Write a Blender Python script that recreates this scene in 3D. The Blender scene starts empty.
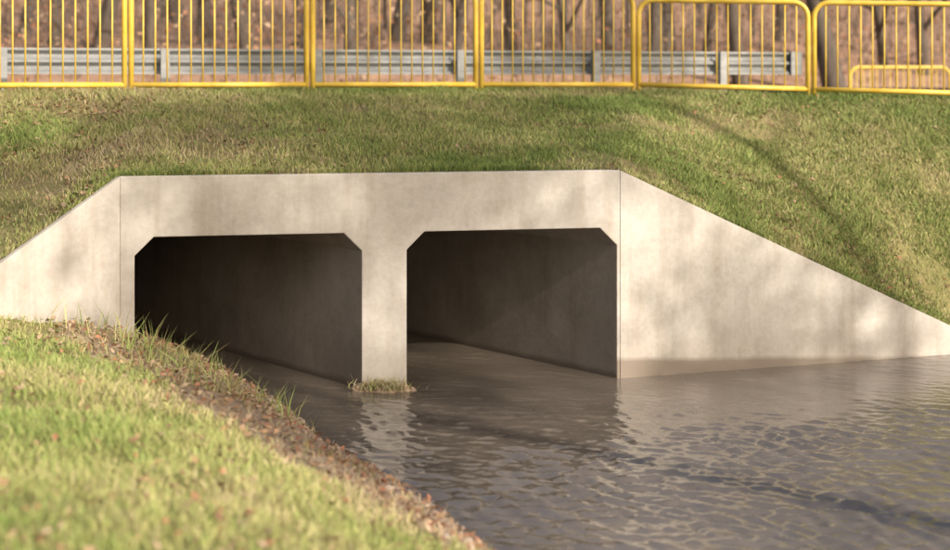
import bpy, math, random
import numpy as np
from mathutils import Vector
random.seed(7); rng=np.random.default_rng(7)
S=bpy.context.scene
F=1400.0; ZC=3.11
# ---------------------------------------------------------------- helpers
def mk(name,verts,faces,mats=(),smooth=False,parent=None,midx=None):
    me=bpy.data.meshes.new(name); me.from_pydata([tuple(map(float,v)) for v in verts],[],faces); me.update()
    for m in mats: me.materials.append(m)
    if midx is not None: me.polygons.foreach_set('material_index',midx)
    if smooth: me.polygons.foreach_set('use_smooth',[True]*len(me.polygons))
    ob=bpy.data.objects.new(name,me); S.collection.objects.link(ob)
    if parent: ob.parent=parent
    return ob
def mk_np(name,verts,faces_flat,sizes,mats=(),cols=None,smooth=False,midx=None,link=True):
    me=bpy.data.meshes.new(name)
    verts=np.asarray(verts,np.float32); n=len(verts)
    me.vertices.add(n); me.vertices.foreach_set('co',verts.ravel())
    sizes=np.asarray(sizes,np.int32); starts=np.concatenate([[0],np.cumsum(sizes)[:-1]]).astype(np.int32)
    me.loops.add(len(faces_flat)); me.loops.foreach_set('vertex_index',np.asarray(faces_flat,np.int32))
    me.polygons.add(len(sizes)); me.polygons.foreach_set('loop_start',starts)
    try: me.polygons.foreach_set('loop_total',sizes)
    except Exception: pass
    if midx is not None: me.polygons.foreach_set('material_index',np.asarray(midx,np.int32))
    me.update(calc_edges=True)
    if smooth: me.polygons.foreach_set('use_smooth',np.ones(len(sizes),bool))
    if cols is not None:
        a=me.color_attributes.new('Col','FLOAT_COLOR','POINT')
        c=np.ones((n,4),np.float32); c[:,:3]=cols; a.data.foreach_set('color',c.ravel())
    for m in mats: me.materials.append(m)
    me.validate()
    if not link: return me
    ob=bpy.data.objects.new(name,me); S.collection.objects.link(ob); return ob
def grid_faces(nu,nv):
    i=np.arange(nu-1)[:,None]*nv+np.arange(nv-1)[None,:]
    f=np.stack([i,i+nv,i+nv+1,i+1],-1).reshape(-1,4)
    return f.ravel(),np.full(len(f),4)
def vnoise(x,y,seed=0):
    xi=np.floor(x).astype(np.int64); yi=np.floor(y).astype(np.int64); fx=x-xi; fy=y-yi
    fx=fx*fx*(3-2*fx); fy=fy*fy*(3-2*fy)
    def h(a,b):
        n=(a*374761393+b*668265263+seed*1442695041)&0xffffffff
        n=((n^(n>>13))*1274126177)&0xffffffff
        return ((n^(n>>16))&0xffff)/65535.0
    return (h(xi,yi)*(1-fx)+h(xi+1,yi)*fx)*(1-fy)+(h(xi,yi+1)*(1-fx)+h(xi+1,yi+1)*fx)*fy
def fbm(x,y,seed=0,o=3):
    s=0;a=.5;t=0
    for k in range(o): s=s+a*vnoise(x*2**k,y*2**k,seed+k*17); t+=a; a*=.5
    return s/t
def tube(V,Fc,path,radii,sides=6,cap=True):
    base=len(V); n=len(path); up=None
    for i,p in enumerate(path):
        p=Vector(p)
        d=(Vector(path[min(i+1,n-1)])-Vector(path[max(i-1,0)])).normalized()
        if up is None:
            up=Vector((0,0,1)) if abs(d.z)<.9 else Vector((1,0,0))
        a=d.cross(up).normalized(); b=a.cross(d).normalized(); up=b
        r=radii[i] if hasattr(radii,'__len__') else radii
        for k in range(sides):
            t=2*math.pi*k/sides
            V.append(p+a*(r*math.cos(t))+b*(r*math.sin(t)))
    for i in range(n-1):
        for k in range(sides):
            k2=(k+1)%sides
            Fc.append((base+i*sides+k,base+i*sides+k2,base+(i+1)*sides+k2,base+(i+1)*sides+k))
    if cap:
        Fc.append(tuple(base+k for k in range(sides))[::-1]); Fc.append(tuple(base+(n-1)*sides+k for k in range(sides)))
def box(V,Fc,o,ex,ey,ez):
    o=Vector(o);ex=Vector(ex);ey=Vector(ey);ez=Vector(ez);b=len(V)
    for c in ((0,0,0),(1,0,0),(1,1,0),(0,1,0),(0,0,1),(1,0,1),(1,1,1),(0,1,1)): V.append(o+ex*c[0]+ey*c[1]+ez*c[2])
    for f in ((0,3,2,1),(4,5,6,7),(0,1,5,4),(1,2,6,5),(2,3,7,6),(3,0,4,7)): Fc.append(tuple(b+i for i in f))
# ---------------------------------------------------------------- materials
def mat(name,rough=.8):
    m=bpy.data.materials.new(name); m.use_nodes=True; nt=m.node_tree; b=nt.nodes['Principled BSDF']; b.inputs['Roughness'].default_value=rough
    return m,nt,b
def N(nt,t,**kw):
    n=nt.nodes.new(t)
    for k,v in kw.items():
        if k in n.inputs: n.inputs[k].default_value=v
        else: setattr(n,k,v)
    return n
def noise(nt,scale,detail=4,rough=.55,sc=(1,1,1)):
    tc=N(nt,'ShaderNodeTexCoord'); mp=N(nt,'ShaderNodeMapping'); mp.inputs['Scale'].default_value=sc
    nt.links.new(tc.outputs['Object'],mp.inputs['Vector'])
    n=N(nt,'ShaderNodeTexNoise'); n.inputs['Scale'].default_value=scale; n.inputs['Detail'].default_value=detail; n.inputs['Roughness'].default_value=rough
    nt.links.new(mp.outputs[0],n.inputs['Vector']); return n.outputs['Fac']
def ramp(nt,fac,stops):
    r=N(nt,'ShaderNodeValToRGB'); e=r.color_ramp.elements
    while len(e)<len(stops): e.new(.5)
    for i,(p,c) in enumerate(stops): e[i].position=p; e[i].color=(*c,1)
    nt.links.new(fac,r.inputs[0]); return r.outputs[0]
def mixc(nt,fac,a,b,mode='MIX'):
    m=N(nt,'ShaderNodeMix'); m.data_type='RGBA'; m.blend_type=mode
    for s,v in ((0,fac),(6,a),(7,b)):
        if hasattr(v,'is_linked') or hasattr(v,'links'): nt.links.new(v,m.inputs[s])
        else: m.inputs[s].default_value=v if s==0 else (*v,1)
    return m.outputs[2]
def math_(nt,op,a,b=None,c=None):
    m=N(nt,'ShaderNodeMath'); m.operation=op
    for i,v in enumerate((a,b,c)):
        if v is None: continue
        if hasattr(v,'links'): nt.links.new(v,m.inputs[i])
        else: m.inputs[i].default_value=v
    return m.outputs[0]
def bump(nt,b,h,strength,dist):
    n=N(nt,'ShaderNodeBump'); n.inputs['Strength'].default_value=strength; n.inputs['Distance'].default_value=dist
    nt.links.new(h,n.inputs['Height']); nt.links.new(n.outputs[0],b.inputs['Normal'])
def concrete(name,c0,c1,c2,dark):
    m,nt,b=mat(name,.85)
    n1=noise(nt,.9,6,.6); n2=noise(nt,18,5,.65); n3=noise(nt,1.0,4,.6,(5,5,.5)); n4=noise(nt,2.6,5,.7)
    col=ramp(nt,n1,[(.3,c0),(.5,c1),(.72,c2)])
    col=mixc(nt,1.0,col,ramp(nt,n2,[(.3,(.91,.90,.89)),(.6,(1.02,1.02,1.02))]),'MULTIPLY')
    col=mixc(nt,1.0,col,ramp(nt,n3,[(.32,(.88,.85,.82)),(.5,(1,1,1))]),'MULTIPLY')
    col=mixc(nt,1.0,col,ramp(nt,n4,[(.36,(.91,.89,.87)),(.52,(1,1,1)),(.7,(1.03,1.03,1.03))]),'MULTIPLY')
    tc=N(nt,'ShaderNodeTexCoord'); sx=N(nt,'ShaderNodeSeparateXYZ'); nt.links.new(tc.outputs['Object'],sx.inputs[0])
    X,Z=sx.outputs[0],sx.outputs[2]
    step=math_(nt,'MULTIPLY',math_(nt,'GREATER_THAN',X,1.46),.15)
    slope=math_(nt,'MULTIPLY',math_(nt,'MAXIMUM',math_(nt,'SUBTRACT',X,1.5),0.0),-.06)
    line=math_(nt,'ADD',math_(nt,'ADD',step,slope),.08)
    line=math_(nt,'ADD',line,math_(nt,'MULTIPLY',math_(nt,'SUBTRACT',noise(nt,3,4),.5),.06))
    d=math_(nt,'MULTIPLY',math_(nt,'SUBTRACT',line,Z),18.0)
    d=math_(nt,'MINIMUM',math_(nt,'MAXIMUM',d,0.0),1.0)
    # soft grime rising above the darker, smoother band at the wall base
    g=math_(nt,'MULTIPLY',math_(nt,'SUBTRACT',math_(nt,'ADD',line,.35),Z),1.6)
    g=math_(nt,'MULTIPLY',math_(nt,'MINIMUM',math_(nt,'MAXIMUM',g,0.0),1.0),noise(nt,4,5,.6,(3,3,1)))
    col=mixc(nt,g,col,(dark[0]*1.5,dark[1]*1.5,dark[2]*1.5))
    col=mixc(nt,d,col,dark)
    nt.links.new(col,b.inputs['Base Color'])
    r=math_(nt,'SUBTRACT',.88,math_(nt,'MULTIPLY',d,.5)); nt.links.new(r,b.inputs['Roughness'])
    bump(nt,b,n2,.25,.01)
    return m
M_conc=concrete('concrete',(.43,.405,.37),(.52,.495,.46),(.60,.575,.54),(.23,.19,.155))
M_in=concrete('concrete_inside',(.155,.13,.104),(.21,.18,.148),(.27,.235,.197),(.115,.093,.074))  # dirtier, browner concrete, with the tunnel's shade also darkened into its colours
def vcol(name,rough=.7):
    m,nt,b=mat(name,rough); a=N(nt,'ShaderNodeVertexColor'); a.layer_name='Col'
    nt.links.new(a.outputs[0],b.inputs['Base Color']); b.inputs['Specular IOR Level'].default_value=.2
    return m
M_grass=vcol('grass_blades',.6); M_leaf=vcol('dead_leaves',.8); M_stone=vcol('stones',.85)
def ground(name,stops,scale=2.0,bs=.6):
    m,nt,b=mat(name,.95); n1=noise(nt,scale,8,.7); n2=noise(nt,scale*14,4,.7)
    col=ramp(nt,n1,stops); col=mixc(nt,1,col,ramp(nt,n2,[(.3,(.6,.58,.55)),(.65,(1.25,1.22,1.2))]),'MULTIPLY')
    nt.links.new(col,b.inputs['Base Color']); bump(nt,b,n2,bs,.03); b.inputs['Specular IOR Level'].default_value=.1
    return m
M_soil=ground('grassy_soil',[(.3,(.16,.165,.065)),(.5,(.24,.22,.10)),(.7,(.33,.265,.155))])
M_bank=ground('bank_soil',[(.3,(.28,.21,.15)),(.5,(.38,.295,.21)),(.7,(.46,.38,.28))],3)
M_litter=ground('leaf_litter',[(.3,(.25,.15,.10)),(.5,(.37,.24,.17)),(.7,(.50,.345,.255))],1.2,.5)
M_asph=ground('asphalt',[(.3,(.045,.045,.047)),(.7,(.065,.064,.062))],3,.3)
m,nt,b=mat('yellow_paint',.4); M_yel=m
n=noise(nt,6,5); nt.links.new(ramp(nt,n,[(.3,(.68,.45,.05)),(.6,(.78,.55,.10))]),b.inputs['Base Color'])
m,nt,b=mat('galvanised_steel',.5); M_galv=m; b.inputs['Metallic'].default_value=.3
n=noise(nt,5,5,.6,(1,1,3)); nt.links.new(ramp(nt,n,[(.3,(.25,.265,.28)),(.7,(.37,.38,.39))]),b.inputs['Base Color'])
m,nt,b=mat('bark',.9); M_bark=m
n=noise(nt,4,6,.65,(3,3,.7)); nt.links.new(ramp(nt,n,[(.3,(.065,.05,.04)),(.6,(.12,.098,.08)),(.75,(.25,.21,.175))]),b.inputs['Base Color']); bump(nt,b,n,.6,.03)
m,nt,b=mat('stream_water',.03); M_water=m
n=noise(nt,.6,4); nt.links.new(ramp(nt,n,[(.35,(.115,.096,.078)),(.7,(.15,.126,.104))]),b.inputs['Base Color'])
b.inputs['IOR'].default_value=2.1
n1=noise(nt,20,2,.5,(1,1.7,1)); bump(nt,b,n1,.3,.012)
# ---------------------------------------------------------------- culvert
th=math.atan(1400/7525.0); U=Vector((math.cos(th),math.sin(th),0)); P0=Vector((-.9,14,0))
ta=math.radians(41.6); T=Vector((-math.sin(ta),math.cos(ta),0))
def hw(s,z,k=0.0): return P0+U*s+Vector((0,0,z))+T*k
sL,sR=-2.573,2.44; ZT=2.15; OT=1.556; CH=.18
a0,a1,b0,b1=-2.434,-.231,.222,2.405
out=[(sL,-1),(sL,ZT),(sR,ZT),(sR,-1),(b1,-1),(b1,OT-CH),(b1-CH,OT),(b0+CH,OT),(b0,OT-CH),(b0,-1),(a1,-1),(a1,OT-CH),(a1-CH,OT),(a0+CH,OT),(a0,OT-CH),(a0,-1)]
culv=bpy.data.objects.new('concrete_box_culvert',None); S.collection.objects.link(culv)
n=len(out); V=[hw(s,z) for s,z in out]+[hw(s,z,.35) for s,z in out]
Fc=[tuple(range(n))[::-1]]+[(i,(i+1)%n,n+(i+1)%n,n+i) for i in range(n)]
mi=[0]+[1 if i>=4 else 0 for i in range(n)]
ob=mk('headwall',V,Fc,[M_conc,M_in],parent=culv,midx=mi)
bv=ob.modifiers.new('b','BEVEL'); bv.width=.010; bv.segments=2; bv.limit_method='ANGLE'; bv.angle_limit=math.radians(50)
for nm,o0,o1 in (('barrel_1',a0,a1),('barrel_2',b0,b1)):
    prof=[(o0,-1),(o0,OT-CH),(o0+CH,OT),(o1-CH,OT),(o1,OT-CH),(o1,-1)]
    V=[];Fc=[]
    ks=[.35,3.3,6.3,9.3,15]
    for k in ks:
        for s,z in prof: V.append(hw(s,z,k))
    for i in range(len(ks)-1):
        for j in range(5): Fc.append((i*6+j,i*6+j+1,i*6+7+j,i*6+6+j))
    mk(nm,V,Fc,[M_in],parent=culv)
def wing(nm,A,B,za,zb,off,thick):
    A=Vector(A);B=Vector(B);nrm=Vector(off).normalized()*thick
    V=[A+Vector((0,0,-1)),B+Vector((0,0,-1)),B+Vector((0,0,zb)),A+Vector((0,0,za))]; V+=[v+nrm for v in V]
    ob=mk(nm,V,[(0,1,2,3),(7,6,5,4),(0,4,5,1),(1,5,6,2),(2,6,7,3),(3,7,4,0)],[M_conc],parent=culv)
    bv=ob.modifiers.new('b','BEVEL'); bv.width=.004; bv.segments=2
WL0=hw(sL-.001,0); WL1=Vector((-4.80,12.03,0)); WR0=hw(sR+.001,0)+Vector((0,.001,0)); WR1=Vector((6.05,15.93,0))
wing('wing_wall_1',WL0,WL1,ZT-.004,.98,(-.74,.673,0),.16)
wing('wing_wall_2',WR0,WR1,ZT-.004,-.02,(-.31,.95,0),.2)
# ---------------------------------------------------------------- embankment
e=Vector((.957,.291,0)); nn=Vector((-.291,.957,0)); F0=Vector((-4.34,17.5,0))
Bp=np.array([(-40,2,.9),(-4.86,12.02,.99),(-3.47,13.57,2.155),(1.46,14.56,2.15),(5.98,16.01,.0),(40,9,-.25)],float)
Cp=np.array([(-40,6.66,2.97),(-5.6,17.11,2.95),(-3.9,17.63,2.94),(2.24,19.5,2.92),(6.88,18.5,2.80),(40,13,2.75)],float)
Dp=np.array([tuple(F0+e*((c[0]-F0.x)/.957+.5)+nn*6)[:2]+(2.84,) for c in Cp],float); Dp[:,2]=2.84
def lerp(P,u): return np.stack([np.interp(u,np.arange(6),P[:,k]) for k in range(3)],-1)
def emb(u,t):
    u=np.asarray(u,float); t=np.asarray(t,float)
    B=lerp(Bp,u);C=lerp(Cp,u);D=lerp(Dp,u)
    tt=np.clip(t,0,1)[...,None]; t2=np.clip(t-1,0,1)[...,None]
    P=B+(C-B)*tt
    prof=tt[...,0]; P[...,2]=B[...,2]+(C[...,2]-B[...,2])*(prof*(1.22-.22*prof))
    P=P+(D-C)*t2
    w=np.sin(np.pi*np.clip(t,0,1))
    P[...,2]+=w*(fbm(P[...,0]*1.1,P[...,1]*1.1,5)-.5)*.16 + w*(fbm(P[...,0]*5,P[...,1]*5,9)-.5)*.05
    return P
us=np.concatenate([np.linspace(0,1,40)[:-1],np.linspace(1,2,30)[:-1],np.linspace(2,3,90)[:-1],np.linspace(3,4,90)[:-1],np.linspace(4,5,40)])
ts=np.concatenate([np.linspace(0,1,50),np.linspace(1,2,8)[1:]])
G=emb(us[:,None]+0*ts[None],ts[None]+0*us[:,None]); f,sz=grid_faces(len(us),len(ts))
mk_np('embankment',G.reshape(-1,3),f,sz,[M_soil],smooth=True)
p=np.linspace(-160,160,161); q=np.concatenate([np.linspace(5.5,40,60),np.linspace(42,260,50)])
pp,qq=np.meshgrid(p,q,indexing='ij')
X=F0.x+e.x*pp+nn.x*qq; Y=F0.y+e.y*pp+nn.y*qq
def hillz(x,y):
    x=np.asarray(x,float);y=np.asarray(y,float);qv=(x-F0.x)*nn.x+(y-F0.y)*nn.y
    return 2.80+np.clip(qv-13,0,200)*.10+np.clip(qv-13,0,4)*.05+(fbm(x*.12,y*.12,3)-.5)*np.clip((qv-12)/10,0,1)*2.0
Z=hillz(X,Y)
f,sz=grid_faces(*X.shape); mk_np('hillside',np.stack([X,Y,Z],-1).reshape(-1,3),f,sz,[M_litter],smooth=True)
V=[]
for pv in (-160,160):
    for qv in (3.6,10.6): c=F0+e*pv+nn*qv; V.append((c.x,c.y,2.862))
mk('road',V,[(0,2,3,1)],[M_asph])
# ---------------------------------------------------------------- near terrain
def shore(Y): return .033-.49*(Y-9.3)+ (fbm(Y*1.3,Y*0+3.3,21)-.5)*.3+(fbm(Y*5,Y*0+3.3,23)-.5)*.1
def bank_d(X,Y): return (shore(Y)-X)*.898
def behind(X,Y):
    m=np.ones(np.shape(X),bool)
    for A,B in ((WL1,WL0),(WL0,WR0),(WR0,WR1)):
        dx,dy=B.x-A.x,B.y-A.y; L=math.hypot(dx,dy); s=(-(X-A.x)*dy+(Y-A.y)*dx)/L
        m&=s>.10
    return m&(X>-4.9)
def nearz(X,Y):
    X=np.asarray(X,float);Y=np.asarray(Y,float)
    d=bank_d(X,Y)
    z=np.where(d>0,1.2*(1-np.exp(-np.clip(d,0,60)/1.7))+.006*np.clip(d-5,0,80),np.clip(d*.6,-.8,0))
    dr=X-(8.5+np.clip(12-Y,0,100)*.25)
    z=np.where(dr>-1.2,np.maximum(z,np.clip(dr*.5,-.8,1.6)),z)
    z=z+np.clip(d,0,1)*((fbm(X*.9,Y*.9,31)-.5)*.16+(fbm(X*5,Y*5,33)-.5)*.05)
    return np.where(behind(X,Y),-.8,z)
def ax(lo,a,b,hi,st): 
    l=a-np.geomspace(st,a-lo,30)[::-1]; r=b+np.geomspace(st,hi-b,30); return np.concatenate([l,np.arange(a,b,st),r])
xs=ax(-120,-8,9,120,.075); ys=ax(-150,3,15.2,16.5,.075)
X,Y=np.meshgrid(xs,ys,indexing='ij'); Z=nearz(X,Y)
ymax=np.interp(X,Bp[:,0],Bp[:,1]); Z=np.where((Y>ymax+.4)&((X<-4.9)|(X>6.1)),np.minimum(Z,.3),Z)
f,sz=grid_faces(*X.shape)
def strip_w(X,Y): return np.clip(.85+(Y-9)*.33,.5,1.9)+(fbm(X*1.5,Y*1.5,44)-.5)*.8
Xc=(X[:-1,:-1]+.03);Yc=(Y[:-1,:-1]+.03); mi=(bank_d(Xc,Yc)<strip_w(Xc,Yc)+.1).astype(np.int32).ravel()
mk_np('ground',np.stack([X,Y,Z],-1).reshape(-1,3),f,sz,[M_soil,M_bank],smooth=True,midx=mi)
# ---------------------------------------------------------------- water
st=.022
xs=ax(-14,-4.0,5.6,40,st); ys=np.concatenate([-60+np.geomspace(1,66.8,30)[:-1]*1.0,np.arange(7.0,15.8,st),np.linspace(16,28,12)])
X,Y=np.meshgrid(xs,ys,indexing='ij'); Z=np.zeros_like(X); r2=np.random.default_rng(5)
amp=.16+.84*np.clip((14.0-Y)/2.4,0,1)*np.clip((X+1.9)/1.3,0,1)
amp=amp*(.35+1.8*fbm(X*.9,Y*1.4,71)**1.2)
wx=X+.16*fbm(X*1.2,Y*1.2,61)+.02*fbm(X*5,Y*5,63);wy=Y+.16*fbm(X*1.2,Y*1.2,62)+.02*fbm(X*5,Y*5,64)
for k in range(96):
    lam=math.exp(r2.uniform(math.log(.075),math.log(.27))); ang=r2.normal(math.radians(58),.46)
    a=.040*lam/(2*math.pi)
    Z+=a*np.sin(2*np.pi/lam*(wx*math.cos(ang)+wy*math.sin(ang))+r2.uniform(0,6.28))
Z*=amp
f,sz=grid_faces(*X.shape); mk_np('stream_water',np.stack([X,Y,Z],-1).reshape(-1,3),f,sz,[M_water],smooth=True)
# ---------------------------------------------------------------- grass
def blades(name,P,h,w,cols,lean=.5):
    n=len(P); a=rng.uniform(0,2*np.pi,n); b=rng.uniform(0,2*np.pi,n); L=h*rng.uniform(.2,1,n)*lean
    wd=np.stack([np.cos(a),np.sin(a),0*a],-1)*(w/2)[:,None]; ld=np.stack([np.cos(b),np.sin(b),0*b],-1)*L[:,None]
    up=np.zeros((n,3)); up[:,2]=h
    v=np.stack([P-wd,P+wd,P+wd*.75+up*.55+ld*.35,P-wd*.75+up*.55+ld*.35,P+up*.95+ld],1)
    i=np.arange(n)[:,None]*5; q=np.concatenate([i,i+1,i+2,i+3,i+3,i+2,i+4],1)
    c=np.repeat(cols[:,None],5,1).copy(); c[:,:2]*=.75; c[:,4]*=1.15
    return mk_np(name,v.reshape(-1,3),q.ravel(),np.tile([4,3],n),[M_grass],cols=c.reshape(-1,3))
def gcol(P,dry,k=1.0):
    n=len(P); g=np.array([.205,.275,.078]); y=np.array([.385,.375,.155]); br=np.array([.45,.36,.24])
    m=np.clip(dry+rng.normal(0,.28,n),0,1)[:,None]
    c=np.where(m<.5,g+(y-g)*m*2,y+(br-y)*(m-.5)*2); return np.clip(c*rng.uniform(.7,1.25,n)[:,None]*k,0,.8)
us_=[];ts_=[]
for u0,cnt in ((0,22000),(1,20000),(2,90000),(3,90000),(4,22000)):
    if u0==0: us_.append(rng.uniform(.72,1,cnt))
    elif u0==4: us_.append(4+rng.uniform(0,.25,cnt))
    else: us_.append(u0+rng.uniform(0,1,cnt))
    ts_.append(rng.uniform(-.012,1.12,cnt))
u=np.concatenate(us_);t=np.concatenate(ts_); P=emb(u,t)
# ragged fringe hanging over the wall tops
n=9000; uf=rng.uniform(1.0,4.0,n); Pf=emb(uf,rng.uniform(-.03,.02,n)); P=np.concatenate([P,Pf]); u=np.concatenate([u,uf]); t=np.concatenate([t,np.zeros(n)])
dn=fbm(P[:,0]*1.4,P[:,1]*1.8,81); keep=rng.uniform(0,1,len(P))<np.clip(.45+(dn-.38)*4,.15,1); P=P[keep];u=u[keep];t=t[keep];dn=dn[keep]
dry=.25+(fbm(P[:,0]*.6,P[:,1]*.9,83)-.5)*1.6+np.where(P[:,0]<-3.3,.15,0)+(.5-dn)*.9-np.clip((P[:,0]-3.5)*.08,0,.2)
h=(.03+.065*fbm(P[:,0]*2,P[:,1]*2,85))*rng.uniform(.6,1.5,len(P)); P[:,2]-=.008
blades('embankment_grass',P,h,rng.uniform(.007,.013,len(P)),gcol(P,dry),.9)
n=330000; X=rng.uniform(-6.5,3.0,n); Y=rng.uniform(4.2,14.3,n)
d=bank_d(X,Y); sw=strip_w(X,Y); pr=np.clip((d-sw)*1.3+.14,.10,1)*np.clip(d*4,0,1)*np.clip(.5+(fbm(X*1.6,Y*1.6,91)-.35)*3,.3,1)
vis=(np.abs(X/Y)<.42)
k=(rng.uniform(0,1,n)<pr)&(d>.05)&~behind(X,Y)&vis&((Y<12)|(X>-4.8)); X=X[k];Y=Y[k];d=d[k]
P=np.stack([X,Y,nearz(X,Y)-.01],-1); dry=.25+(fbm(X*.8,Y*.8,93)-.5)*1.4+np.clip(.45-(d-strip_w(X,Y))*.4,0,.55)
h=(.04+.07*fbm(X*2,Y*2,95))*rng.uniform(.5,1.4,len(P))
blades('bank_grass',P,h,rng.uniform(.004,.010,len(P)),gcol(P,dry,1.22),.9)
P=[]
for cx,cy,r,c in ((-3.05,12.6,.18,60),(-2.72,12.3,.16,80),(-2.4,12.35,.2,50),(-3.5,12.9,.2,40),(-1.65,11.9,.15,40),(-2.0,11.3,.2,30)):
    P.append(np.stack([rng.normal(cx,r,c),rng.normal(cy,r,c)],-1))
P=np.concatenate(P); P=np.column_stack([P,nearz(P[:,0],P[:,1])-.02])
blades('tall_weeds',P,rng.uniform(.14,.36,len(P)),rng.uniform(.007,.013,len(P)),gcol(P,np.full(len(P),.3),1.2),1.0)
c=hw(0,0)-Vector((.02,.16,0)); n=240
P=np.stack([rng.normal(c.x,.13,n),c.y+rng.normal(0,.05,n),np.full(n,.02)],-1)
blades('pier_grass_tuft',P,rng.uniform(.05,.15,n),rng.uniform(.006,.012,n),gcol(P,np.full(n,.6),.9),1.5)
nv=24;V=[(c.x,c.y,.09)]
for rr,zz in ((.14,.08),(.27,.04),(.36,-.06)):
    for i in range(nv):
        a=2*math.pi*i/nv; k=rr*random.uniform(.8,1.2); V.append((c.x+k*math.cos(a),c.y+.06+.42*k*math.sin(a),zz+random.uniform(-.02,.02)))
Fc=[(0,1+i,1+(i+1)%nv) for i in range(nv)]
for r in range(2):
    for i in range(nv): Fc.append((1+r*nv+i,1+(r+1)*nv+i,1+(r+1)*nv+(i+1)%nv,1+r*nv+(i+1)%nv))
mk('silt_mound',V,Fc,[M_bank],smooth=True)
# ---------------------------------------------------------------- leaves
def leafquads(P,size,tilt=.5):
    n=len(P); nr=rng.normal(0,tilt,(n,3)); nr[:,2]=1; nr/=np.linalg.norm(nr,axis=1)[:,None]
    a=rng.normal(0,1,(n,3)); a-=nr*(a*nr).sum(1)[:,None]; a/=np.linalg.norm(a,axis=1)[:,None]; b=np.cross(nr,a)
    s=size[:,None]
    return np.stack([P-a*s,P-b*s*.55+nr*s*.15,P+a*s,P+b*s*.55+nr*s*.15],1)
def leaves(name,P,size,cols,tilt=.5,M=None):
    v=leafquads(P,size,tilt); n=len(P)
    return mk_np(name,v.reshape(-1,3),np.arange(4*n),np.full(n,4),[M or M_leaf],cols=np.repeat(cols,4,0))
def lcol(n,k=1):
    A=np.array([(.34,.21,.12),(.40,.27,.17),(.25,.15,.09),(.42,.31,.21),(.36,.17,.10)]); return A[rng.integers(0,5,n)]*rng.uniform(.7,1.2,n)[:,None]*k
n=9000; u=rng.uniform(.8,4.2,n); t=rng.uniform(0,1,n)**1.3; P=emb(u,t)
k=rng.uniform(0,1,n)<np.clip((fbm(P[:,0]*.9,P[:,1]*1.2,99)-.46)*5+.08+np.where(P[:,0]<-3,.12,0),0,1); P=P[k]; P[:,2]+=rng.uniform(.0,.035,len(P))
n=42000; X=rng.uniform(-6,2.5,n);Y=rng.uniform(4.5,14,n); d=bank_d(X,Y); sw=strip_w(X,Y)
pr=np.where(d<sw+.15,.5,.04+.22*(fbm(X*1.2,Y*1.2,103)>.55)); k=(rng.uniform(0,1,n)<pr)&(d>.03)&~behind(X,Y)&((Y<12)|(X>-4.8)); X=X[k];Y=Y[k]
Q=np.stack([X,Y,nearz(X,Y)+rng.uniform(.005,.07,len(X))],-1); P=np.concatenate([P,Q])
leaves('fallen_leaves',P,rng.uniform(.014,.040,len(P)),lcol(len(P),1.0))
# ---------------------------------------------------------------- stones
def stones(name,C,R,cols):
    import bmesh
    bm=bmesh.new(); bmesh.ops.create_icosphere(bm,subdivisions=2,radius=1); bv=np.array([v.co[:] for v in bm.verts]); bf=np.array([[v.index for v in f.verts] for f in bm.faces]); bm.free()
    n=len(C); m=len(bv); j=rng.uniform(.78,1.15,(n,m,1)); s=rng.uniform(.6,1.2,(n,1,3)); s[:,:,2]*=.6
    a=rng.uniform(0,6.28,n); v=bv[None]*j*s*R[:,None,None]
    x=v[...,0]*np.cos(a)[:,None]-v[...,1]*np.sin(a)[:,None]; y=v[...,0]*np.sin(a)[:,None]+v[...,1]*np.cos(a)[:,None]
    v=np.stack([x,y,v[...,2]],-1)+C[:,None]
    f=(bf[None]+np.arange(n)[:,None,None]*m).reshape(-1)
    mk_np(name,v.reshape(-1,3),f,np.full(n*len(bf),3),[M_stone],cols=np.repeat(cols,m,0))
n=900; Y=rng.uniform(5,13.6,n); d=np.abs(rng.normal(.05,.3,n))-.05; X=shore(Y)-d/.898; R=rng.uniform(.01,.055,n)*rng.uniform(.5,1.1,n)
C=np.stack([X,Y,nearz(X,Y)+R*.1],-1); k=~behind(X,Y); C=C[k];R=R[k]
A=np.array([(.34,.27,.21),(.42,.35,.29),(.28,.22,.18),(.38,.28,.21)]); stones('bank_stones',C,R,A[rng.integers(0,4,len(C))]*rng.uniform(.7,1.15,len(C))[:,None])
C=emb(np.array([3.97]),np.array([.22])); C=np.array([C[0]+np.array([0,0,.03])]); stones('fieldstone',C,np.array([.09]),np.array([(.5,.46,.42)]))
# ---------------------------------------------------------------- fence
def fence_panel(parent,A,B,h=1.2,r=.036,idx=0):
    A=Vector(A);B=Vector(B); d=B-A; L=math.hypot(d.x,d.y); V=[];Fc=[]
    def pt(s,z): return A+d*(s/L)+Vector((0,0,z))
    g=.041; cr=.2; path=[pt(g,-.35)]+[pt(g,h-cr)]
    for i in range(1,7): a=math.pi/2*i/6; path.append(pt(g+cr-cr*math.cos(a),h-cr+cr*math.sin(a)))
    path+= [pt(L-g-cr+cr*math.sin(math.pi/2*i/6),h-cr+cr*math.cos(math.pi/2*i/6)) for i in range(0,7)]
    path.append(pt(L-g,-.35)); tube(V,Fc,path,r,8)
    tube(V,Fc,[pt(g,0.02),pt(L-g,0.02)],r,8)
    nb=14
    for i in range(1,nb+1):
        s=g+(L-2*g)*i/(nb+1); ztop=h
        if s-g<cr: ztop=h-cr+math.sqrt(max(0,cr*cr-(cr-(s-g))**2))
        if L-g-s<cr: ztop=h-cr+math.sqrt(max(0,cr*cr-(cr-(L-g-s))**2))
        tube(V,Fc,[pt(s,.02),pt(s,ztop)],.011,6)
    mk('panel_%d'%idx,V,Fc,[M_yel],smooth=True,parent=parent)
def fence(name,pts,h=1.2):
    par=bpy.data.objects.new(name,None); S.collection.objects.link(par)
    for i in range(len(pts)-1): fence_panel(par,pts[i],pts[i+1],h,idx=i)
L3=6.877/3; pts=[]
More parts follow.
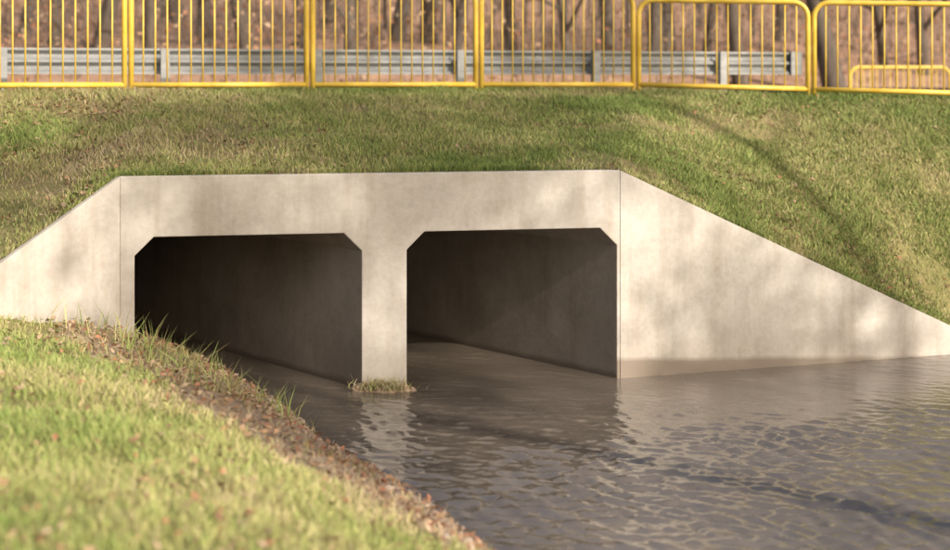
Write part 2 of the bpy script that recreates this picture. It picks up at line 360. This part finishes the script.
for i in range(-6,4):
    c=F0+e*(L3*i); pts.append(Vector((c.x,c.y,2.99)))
last=Vector((2.24,19.5,2.985)); pts[-1]=last; dr=Vector((2.32,-.5,-.06))
fence('yellow_pedestrian_railing',pts,1.31)
fence('yellow_pedestrian_railing',[last+dr*i for i in range(0,5)],1.20)
c=Vector((8.0,30,2.15)); dd=Vector((2.3,.25,0)); fence('yellow_pedestrian_railing',[c+dd*i for i in range(0,6)],1.17)
# ---------------------------------------------------------------- guardrail
gr=bpy.data.objects.new('steel_guardrail',None); S.collection.objects.link(gr)
prof=[(0,0),(.0,.03),(.055,.06),(.08,.085),(.08,.115),(.055,.14),(.0,.165),(0,.195),(.055,.22),(.08,.245),(.08,.275),(.055,.30),(0,.33),(0,.36)]
zt=3.51; def_q=2.05
def gp(pv,qv,z): c=F0+e*pv+nn*qv; return Vector((c.x,c.y,z))
pend=((790-475)/F)
o=gp(0,def_q,0); P_end=(o.x-pend*o.y)/(pend*e.y-e.x)
def beam(nm,p0,p1,qo,flip=1):
    V=[];Fc=[]
    for pv in (p0,p1):
        for (dq,dz) in prof: V.append(gp(pv,def_q+qo+dq*flip,zt-.36+dz))
        for (dq,dz) in prof: V.append(gp(pv,def_q+qo+dq*flip+.006,zt-.36+dz))
    n=len(prof)
    for i in range(n-1): Fc+= [(i,i+1,2*n+i+1,2*n+i),(n+i,3*n+i,3*n+i+1,n+i+1)]
    mk(nm,V,Fc,[M_galv],parent=gr)
pv=P_end; i=0
while pv>-24:
    beam('beam_%d'%i,pv-4.3,pv-.0 if i==0 else pv+.12,.0 if i%2==0 else .012); pv-=4.3; i+=1
V=[];Fc=[]
pv=P_end-1.3
while pv>-24:
    o=gp(pv,def_q-.14,2.3); w=.12
    box(V,Fc,o,e*w,nn*.006,Vector((0,0,zt+.0-2.3))); box(V,Fc,o+nn*.0062,e*.006,nn*.09,Vector((0,0,zt-2.3))); box(V,Fc,o+nn*.0062+e*(w-.006),e*.006,nn*.09,Vector((0,0,zt-2.3)))
    pv-=2.15
mk('posts',V,Fc,[M_galv],parent=gr)
V=[];Fc=[]; ns=8
for z in (zt-.37,zt+.01):
    for k in range(ns+1):
        a=math.pi*k/ns; V.append(gp(P_end+.25*math.sin(a),def_q+.05-.09*math.cos(a),z))
for k in range(ns): Fc.append((k,k+1,ns+2+k,ns+1+k))
Fc.append(tuple(range(ns+1))); Fc.append(tuple(range(ns+1,2*ns+2))[::-1])
mk('end_shoe',V,Fc,[M_galv],parent=gr)
# ---------------------------------------------------------------- trees
def tree_mesh(name,seed,H,r0,lv=3,leafn=0,leafs=.09,low=.25,clump=0,nb0=15):
    rd=random.Random(seed); V=[];Fc=[];tips=[]
    def br(p,d,L,r,l):
        n=6 if l==0 else 4; path=[p];rad=[r]; dd=d.copy(); q=p.copy()
        for i in range(n):
            dd=(dd+Vector((rd.gauss(0,.10 if l==0 else .2),rd.gauss(0,.10 if l==0 else .2),rd.gauss(.03,.08)))).normalized()
            q=q+dd*(L/n); path.append(q.copy()); rad.append(r*(1-.78*(i+1)/n))
        if l==0: rad[0]*=1.35
        tube(V,Fc,path,rad,8 if l==0 else (5 if l==1 else 3),False)
        if l>=lv: tips.append(path[-1]);tips.append(path[-2]); return
        nb={0:nb0,1:6,2:5}[l]
        for k in range(nb):
            f=(low+(1-low)*(k+.5)/nb) if l==0 else .25+.75*(k+.5)/nb
            x=f*n; i=min(int(x),n-1); pp=path[i].lerp(path[i+1],x-i); rr=rad[i]+(rad[i+1]-rad[i])*(x-i)
            a=rd.uniform(0,6.28); el=rd.uniform(.35,.9)
            nd=(Vector((math.cos(a),math.sin(a),el)).normalized()+(dd*.35 if l else Vector((0,0,0)))).normalized()
            br(pp,nd,L*(.42*(1.1-f*.6) if l==0 else .5)*rd.uniform(.75,1.2),rr*.5,l+1)
    br(Vector((0,0,-.3)),Vector((0,0,1)),H,r0,0)
    v=np.array([x[:] for x in V]); ff=[i for f in Fc for i in f]; sz=[len(f) for f in Fc]; mi=[0]*len(Fc); cols=np.tile([.2,.16,.13],(len(v),1))
    if leafn:
        tp=np.array([x[:] for x in tips])
        if clump: tp=tp[rng.integers(0,len(tp),clump)]
        P=tp[rng.integers(0,len(tp),leafn)]+rng.normal(0,.40 if clump else .28,(leafn,3)); lv_=leafquads(P,rng.uniform(.6,1.2,leafn)*leafs,1.2).reshape(-1,3)
        b0_=len(v); v=np.concatenate([v,lv_]); ff+=list(range(b0_,b0_+4*leafn)); sz+=[4]*leafn; mi+=[1]*leafn; cols=np.concatenate([cols,np.repeat(lcol(leafn,1.1),4,0)])
    return mk_np(name,v,ff,sz,[M_bark,M_leaf],cols=cols,midx=mi,link=False)
def place(me,nm,x,y,z,s=1,r=0):
    o=bpy.data.objects.new(nm,me); o.location=(x,y,z); o.scale=(s,s,s); o.rotation_euler=(0,0,r); S.collection.objects.link(o)
TM=[tree_mesh('bare_tree_a',1,13,.17),tree_mesh('bare_tree_b',2,15,.21,low=.12),tree_mesh('bare_tree_c',3,12,.13,low=.08,leafn=900),tree_mesh('bare_tree_d',4,14,.18,leafn=1500,low=.18)]
for px,Y,k,s in ((838,34,1,1.1),(742,35,0,1),(655,37,0,1.1),(668,41,3,1),(570,36,2,.9),(512,42,3,.9),(455,36,2,1.),(395,42,1,1),(350,36,2,1),(300,39,0,.9),(250,39,1,.9),(205,41,3,1),(150,35,2,1),(98,38,1,1),(55,37,2,1),(22,40,0,1),(780,46,3,1),(705,40,2,.9),(885,40,2,.9),(925,39,2,1.1),(610,44,0,1.2),(430,50,1,1.2),(180,50,1,1.2),(-60,40,3,1),(1010,40,1,1),(330,55,3,1)):
    x=(px-475)/F*Y; place(TM[k],'bare_tree',x,Y,float(hillz(x,Y)),s,random.uniform(0,6.28))
V=[];Fc=[]
for i in range(300):
    y=random.uniform(52,120); x=random.uniform(-.5,.5)*y*1.1; z=float(hillz(x,y)); H=random.uniform(6,13); r=random.uniform(.05,.14); lx=random.gauss(0,.5)
    tube(V,Fc,[(x,y,z-.2),(x+lx*.4,y,z+H*.5),(x+lx,y,z+H)],[r,r*.7,r*.15],5,False)
    for k in range(7):
        f=random.uniform(.1,.95); a=random.uniform(0,6.28); l=random.uniform(.8,2.4)*(1.1-f); p0=Vector((x+lx*f*.9,y,z+H*f))
        tube(V,Fc,[p0,p0+Vector((math.cos(a)*l,math.sin(a)*l,l*.8))],[r*.35,.01],3,False)
mk('distant_trees',V,Fc,[M_bark])
n=30000; q_=rng.uniform(13,48,n); p_=rng.uniform(-1,1,n)*(10+q_*.7)+3
X=F0.x+e.x*p_+nn.x*q_; Y=F0.y+e.y*p_+nn.y*q_; cl=fbm(X*.35,Y*.35,121); k=rng.uniform(0,1,n)<np.clip((cl-.4)*5,0.05,1); X=X[k];Y=Y[k];cl=cl[k]
Z=hillz(X,Y)+rng.uniform(0,1,len(X))**1.4*(.3+2.6*np.clip(cl-.38,0,1)*3)
leaves('undergrowth',np.stack([X,Y,Z],-1),rng.uniform(.04,.09,len(X)),lcol(len(X),1.0),1.2)
V=[];Fc=[]
for i in range(1500):
    q_=random.uniform(13,35); p_=random.uniform(-1,1)*(10+q_*.7)+3; x=F0.x+e.x*p_+nn.x*q_; y=F0.y+e.y*p_+nn.y*q_; z=float(hillz(x,y)); l=random.uniform(.6,2.6)
    tube(V,Fc,[(x,y,z),(x+random.gauss(0,.25)*l,y+random.gauss(0,.25)*l,z+l)],[.014,.004],3,False)
mk('brushwood',V,Fc,[M_bark])
# ---------------------------------------------------------------- light
el=math.radians(31); hx,hy=.64,-.768
hl=math.hypot(hx,hy); SV=Vector((hx/hl*math.cos(el),hy/hl*math.cos(el),math.sin(el)))
sun=bpy.data.lights.new('sun','SUN'); sun.energy=5.0; sun.angle=math.radians(.6); sun.color=(1,.89,.75)
so=bpy.data.objects.new('sun',sun); so.rotation_euler=SV.to_track_quat('Z','Y').to_euler(); S.collection.objects.link(so)
w=bpy.data.worlds.new('World'); S.world=w; w.use_nodes=True; nt=w.node_tree; bg=nt.nodes['Background']
sk=nt.nodes.new('ShaderNodeTexSky'); sk.sky_type='NISHITA'; sk.sun_disc=False; sk.sun_elevation=el; sk.sun_rotation=math.atan2(SV.x,SV.y); sk.air_density=1.2; sk.dust_density=6
nt.links.new(sk.outputs[0],bg.inputs[0]); bg.inputs[1].default_value=.15
ST=[tree_mesh('leafy_tree_a',11,13,.20,leafn=7000,leafs=.10,low=.55,lv=2,clump=26,nb0=9),tree_mesh('leafy_tree_b',12,13,.20,leafn=6000,leafs=.10,low=.62,lv=2,clump=16,nb0=7)]
for tgt,k,m,ro in (((4.9,17.3,2.6),27,0,0.),((.5,15.7,2.8),25,1,2.)):
    base=Vector(tgt)+SV*k
    place(ST[m],'leafy_tree',base.x,base.y,float(nearz(base.x,base.y)),(base.z-1.0)/10.8,ro)
cam=bpy.data.cameras.new('camera'); co=bpy.data.objects.new('camera',cam); S.collection.objects.link(co); S.camera=co
co.location=(0,0,ZC); co.rotation_euler=(math.radians(90),0,0)
cam.lens=F/950*36; cam.sensor_width=36; cam.shift_y=-198/950; cam.clip_end=2000
cam.dof.use_dof=True; cam.dof.focus_distance=13.8; cam.dof.aperture_fstop=.8
S.view_settings.view_transform='Standard'; S.view_settings.look='None'; S.view_settings.exposure=0
